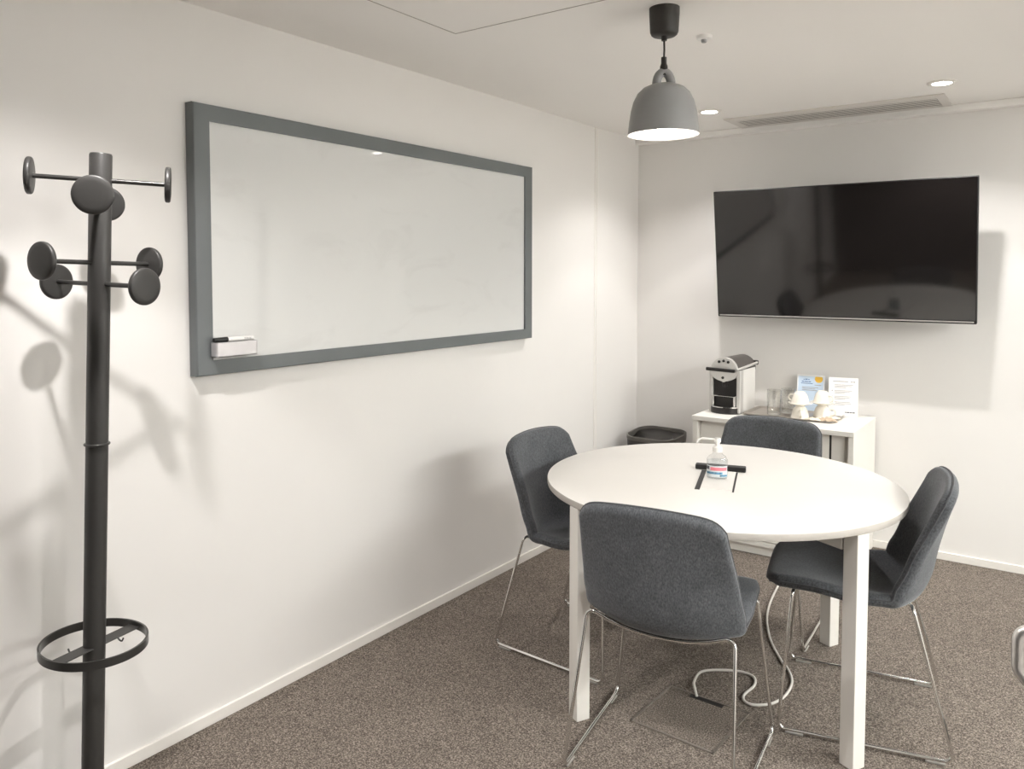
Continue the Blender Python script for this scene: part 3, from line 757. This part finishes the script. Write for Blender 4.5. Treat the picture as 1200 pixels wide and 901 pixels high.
def make_chair(label):
    t = thing('meeting_chair', label, 'chair', group='grey upholstered meeting chairs around the round table')
    G, NU, NV = chair_shell()
    def nrm(i, j):
        a = G[min(NV, i + 1)][j] - G[max(0, i - 1)][j]; b_ = G[i][min(NU, j + 1)] - G[i][max(0, j - 1)]
        n = b_.cross(a); return n.normalized()     # towards the sitter
    # distance to the border, for the cushion edge roll
    front, back = [], []
    rr = .026; tf, tb_ = .021, .020
    for i in range(NV + 1):
        fr_, br = [], []
        for j in range(NU + 1):
            du = min((G[i][j] - G[i][0]).length, (G[i][j] - G[i][NU]).length)
            dv = min((G[i][j] - G[0][j]).length, (G[i][j] - G[NV][j]).length)
            d = min(du, dv); e = 1 - min(1, d / rr); k = math.sqrt(max(0, 1 - e * e)) if d > 0 else 0
            n = nrm(i, j)
            fr_.append(G[i][j] + n * tf * k); br.append(G[i][j] - n * tb_ * k)
        front.append(fr_); back.append(br)
    def surf(A):
        vs = [p for row in A for p in row]; fs = []
        for i in range(NV):
            for j in range(NU): fs.append([i * (NU + 1) + j, i * (NU + 1) + j + 1, (i + 1) * (NU + 1) + j + 1, (i + 1) * (NU + 1) + j])
        return vs, fs
    # refine border rows: add intermediate ring so that the roll reads round
    def dense(A):
        return A
    m = MB(); m.add(*surf(front), True); m.add(*surf(back), True)
    sh_ = m.build('upholstered_shell', M['fabric'], t, 180)
    rim = [G[0][j] for j in range(NU + 1)] + [G[i][NU] for i in range(1, NV + 1)] + [G[NV][j] for j in range(NU - 1, -1, -1)] + [G[i][0] for i in range(NV - 1, 0, -1)]
    cen = sum(rim, Vector()) / len(rim)
    pts = rim[::1]
    MB().tube(pts, .0026, 8, closed=True).build('piping', M['piping'], t)
    # chrome sled frame, 11 mm rod
    r = .0056; yr, yf = -.250, .250; xr, xf = .247, .262; zf = .012
    for s_ in (-1, 1):
        rear = arc_path([(s_ * .150, -.132, .4345), (s_ * .222, -.130, .460), (s_ * xr, yr, zf), (s_ * (xr + .0026), yr + .06, zf)], [.022, .022])
        MB().tube(rear, r, 12).build('leg', M['chrome'], t)
        frt = arc_path([(s_ * .150, .205, .4465), (s_ * .215, .215, .449), (s_ * xf, yf, zf), (s_ * (xf - .0026), yf - .06, zf)], [.022, .022])
        MB().tube(frt, r, 12).build('leg', M['chrome'], t)
        MB().tube([(s_ * (xr + .0026), yr + .059, zf), (s_ * (xf - .0026), yf - .059, zf)], r, 12).build('runner', M['chrome'], t)
        for y, xg in ((yr + .05, xr + .002), (yf - .05, xf - .002)):
            MB().box((s_ * xg, y, .0042), (.013, .055, .0082), .002, 1).build('glide', M['glide'], t)
    MB().tube(spline([(-.151, -.132, .4348), (-.09, -.130, .4205), (0, -.128, .4135), (.09, -.130, .4205), (.151, -.132, .4348)], 8), r, 12).build('rear_rail', M['chrome'], t)
    MB().tube(spline([(-.151, .205, .4465), (0, .195, .4405), (.151, .205, .4465)], 8), r, 12).build('front_rail', M['chrome'], t)
    return t
ch = make_chair('grey upholstered chair nearest the camera with its back turned')
def place(o, x, y, facing): o.location = (x, y, 0); o.rotation_euler = (0, 0, math.radians(facing - 90))
place(ch, -.978, 2.262, 97)
c2 = copy_thing(ch, 'grey upholstered chair right of the table, seen from the side'); place(c2, -.550, 2.880, 191.8)
c3 = copy_thing(ch, 'grey upholstered chair left of the table beside the whiteboard wall'); place(c3, -1.572, 2.756, -2)
c4 = copy_thing(ch, 'grey upholstered chair behind the table in front of the cabinet'); place(c4, -1.085, 3.405, -89)

# ------------------------------------------------------------------ floor box and cable
fb = thing('floor_box', 'square floor socket box set in the carpet under the table', 'floor box', (-1.000, 2.480, 0), math.radians(-3))
s = .146; e = MB()
for a in range(4):
    rot = Matrix.Rotation(a * PI / 2, 3, 'Z'); e.box(rot @ Vector((0, s - .004, .002)), (2 * s, .008, .005), .001, 1, rot)
e.build('box_frame', M['floor_box'], fb)
MB().b2((-s + .008, -s + .008, 0), (s - .008, s - .008, .0030)).build('box_lid', M['floor_lid'], fb)
MB().b2((-.06, s - .030, .0025), (.06, s - .009, .0040)).build('cable_outlet', M['black_plastic'], fb)
pts = [(-1.030, 2.612, .004), (-1.045, 2.630, .022), (-1.075, 2.70, .008), (-1.0819, 2.7857, .006), (-1.0277, 2.8407, .006), (-.9643, 2.8709, .006), (-.9137, 2.8612, .006), (-.8914, 2.8025, .006), (-.8997, 2.7177, .006), (-.8822, 2.6751, .006), (-.8466, 2.674, .006), (-.8028, 2.7192, .006), (-.782, 2.796, .006), (-.7879, 2.8998, .006), (-.8249, 2.9879, .006), (-.8716, 3.0515, .006), (-.97, 3.23, .006), (-1.05, 3.47, .006), (-1.10, 3.80, .006), (-1.12, 4.15, .006)]
tag(MB().tube(spline(pts, 8), .0048, 10).build('power_cable', M['cable']), 'grey-white power cable snaking over the carpet from the floor box', 'cable')

# ------------------------------------------------------------------ lights
def spot(x, y, z, w, size, blend, col=(1, .93, .84), rad=.026):
    l = bpy.data.lights.new('downlight_beam', 'SPOT'); l.energy = w; l.spot_size = math.radians(size); l.spot_blend = blend; l.color = col; l.shadow_soft_size = rad
    o = bpy.data.objects.new('downlight_beam', l); COL.objects.link(o); o.location = (x, y, z); return o
LCOL = (1, .97, .95)
for x in LX:
    for y in LY:
        spot(x, y, ZC - .012, 26 if y > 2 else 62, 91, .25, LCOL); spot(x, y, ZC - .012, 34 if y > 2 else 46, 128, .5, LCOL)
pb = bpy.data.lights.new('pendant_bulb_light', 'SPOT'); pb.energy = 3; pb.spot_size = math.radians(150); pb.spot_blend = .3; pb.color = (1, .94, .85); pb.shadow_soft_size = .04
po = bpy.data.objects.new('pendant_bulb_light', pb); COL.objects.link(po); po.location = (PL.x, PL.y, 1.93)
# added fill light beyond the glass, with an invented panel fixture around it
al = bpy.data.lights.new('corridor_fill_light', 'AREA'); al.shape = 'RECTANGLE'; al.size = .6; al.size_y = 3.6; al.energy = 268; al.color = (1, .98, .98)
ao = bpy.data.objects.new('corridor_fill_light', al); COL.objects.link(ao); ao.location = (2.15, 2.0, ZC - .026)
cl = thing('added_fill_panel', 'added white fill light panel on the unseen corridor ceiling beyond the glass partition', 'ceiling light', (2.15, 2.0, ZC))
c_ = MB()
for lo, hi in (((-.33, -1.83, -.022), (-.30, 1.83, 0)), ((.30, -1.83, -.022), (.33, 1.83, 0)), ((-.30, -1.83, -.022), (.30, -1.80, 0)), ((-.30, 1.80, -.022), (.30, 1.83, 0))):
    c_.b2(lo, hi, .002, 1)
c_.build('panel_frame', M['white_trim'], cl)
MB().b2((-.30, -1.80, -.016), (.30, 1.80, 0)).build('panel_diffuser', M['fill_panel_glow'], cl)

w = bpy.data.worlds.new('World'); sc.world = w; w.use_nodes = True
w.node_tree.nodes['Background'].inputs['Color'].default_value = (.5, .48, .45, 1); w.node_tree.nodes['Background'].inputs['Strength'].default_value = .1

# ------------------------------------------------------------------ camera
f, pcx, pcy, yaw, pit, rol = 936.03, 580.5, 365.96, -.62845, -.04811, .00036
cam = bpy.data.cameras.new('camera'); co = bpy.data.objects.new('camera', cam); COL.objects.link(co); sc.camera = co
cam.sensor_fit = 'HORIZONTAL'; cam.sensor_width = 36; cam.lens = f / 1200 * 36
cam.shift_x = (600 - pcx) / 1200; cam.shift_y = (pcy - 450.5) / 1200
fw = Vector((math.sin(yaw) * math.cos(pit), math.cos(yaw) * math.cos(pit), math.sin(pit)))
rt = Vector((math.cos(yaw), -math.sin(yaw), 0)); dn = fw.cross(rt)
cr, sr = math.cos(rol), math.sin(rol)
r2 = rt * cr + dn * sr; d2 = -rt * sr + dn * cr
mw = Matrix(((r2.x, -d2.x, -fw.x, 0), (r2.y, -d2.y, -fw.y, 0), (r2.z, -d2.z, -fw.z, 1.477), (0, 0, 0, 1)))
co.matrix_world = mw; cam.clip_start = .02

sc.view_settings.view_transform = 'Standard'; sc.view_settings.look = 'None'; sc.view_settings.gamma = 1; sc.view_settings.use_curve_mapping = False
sc.view_settings.exposure = 0.0
sc.cycles.max_bounces = 10; sc.cycles.diffuse_bounces = 6; sc.cycles.transparent_max_bounces = 24; sc.cycles.sample_clamp_indirect = 6
sc.cycles.use_denoising = True
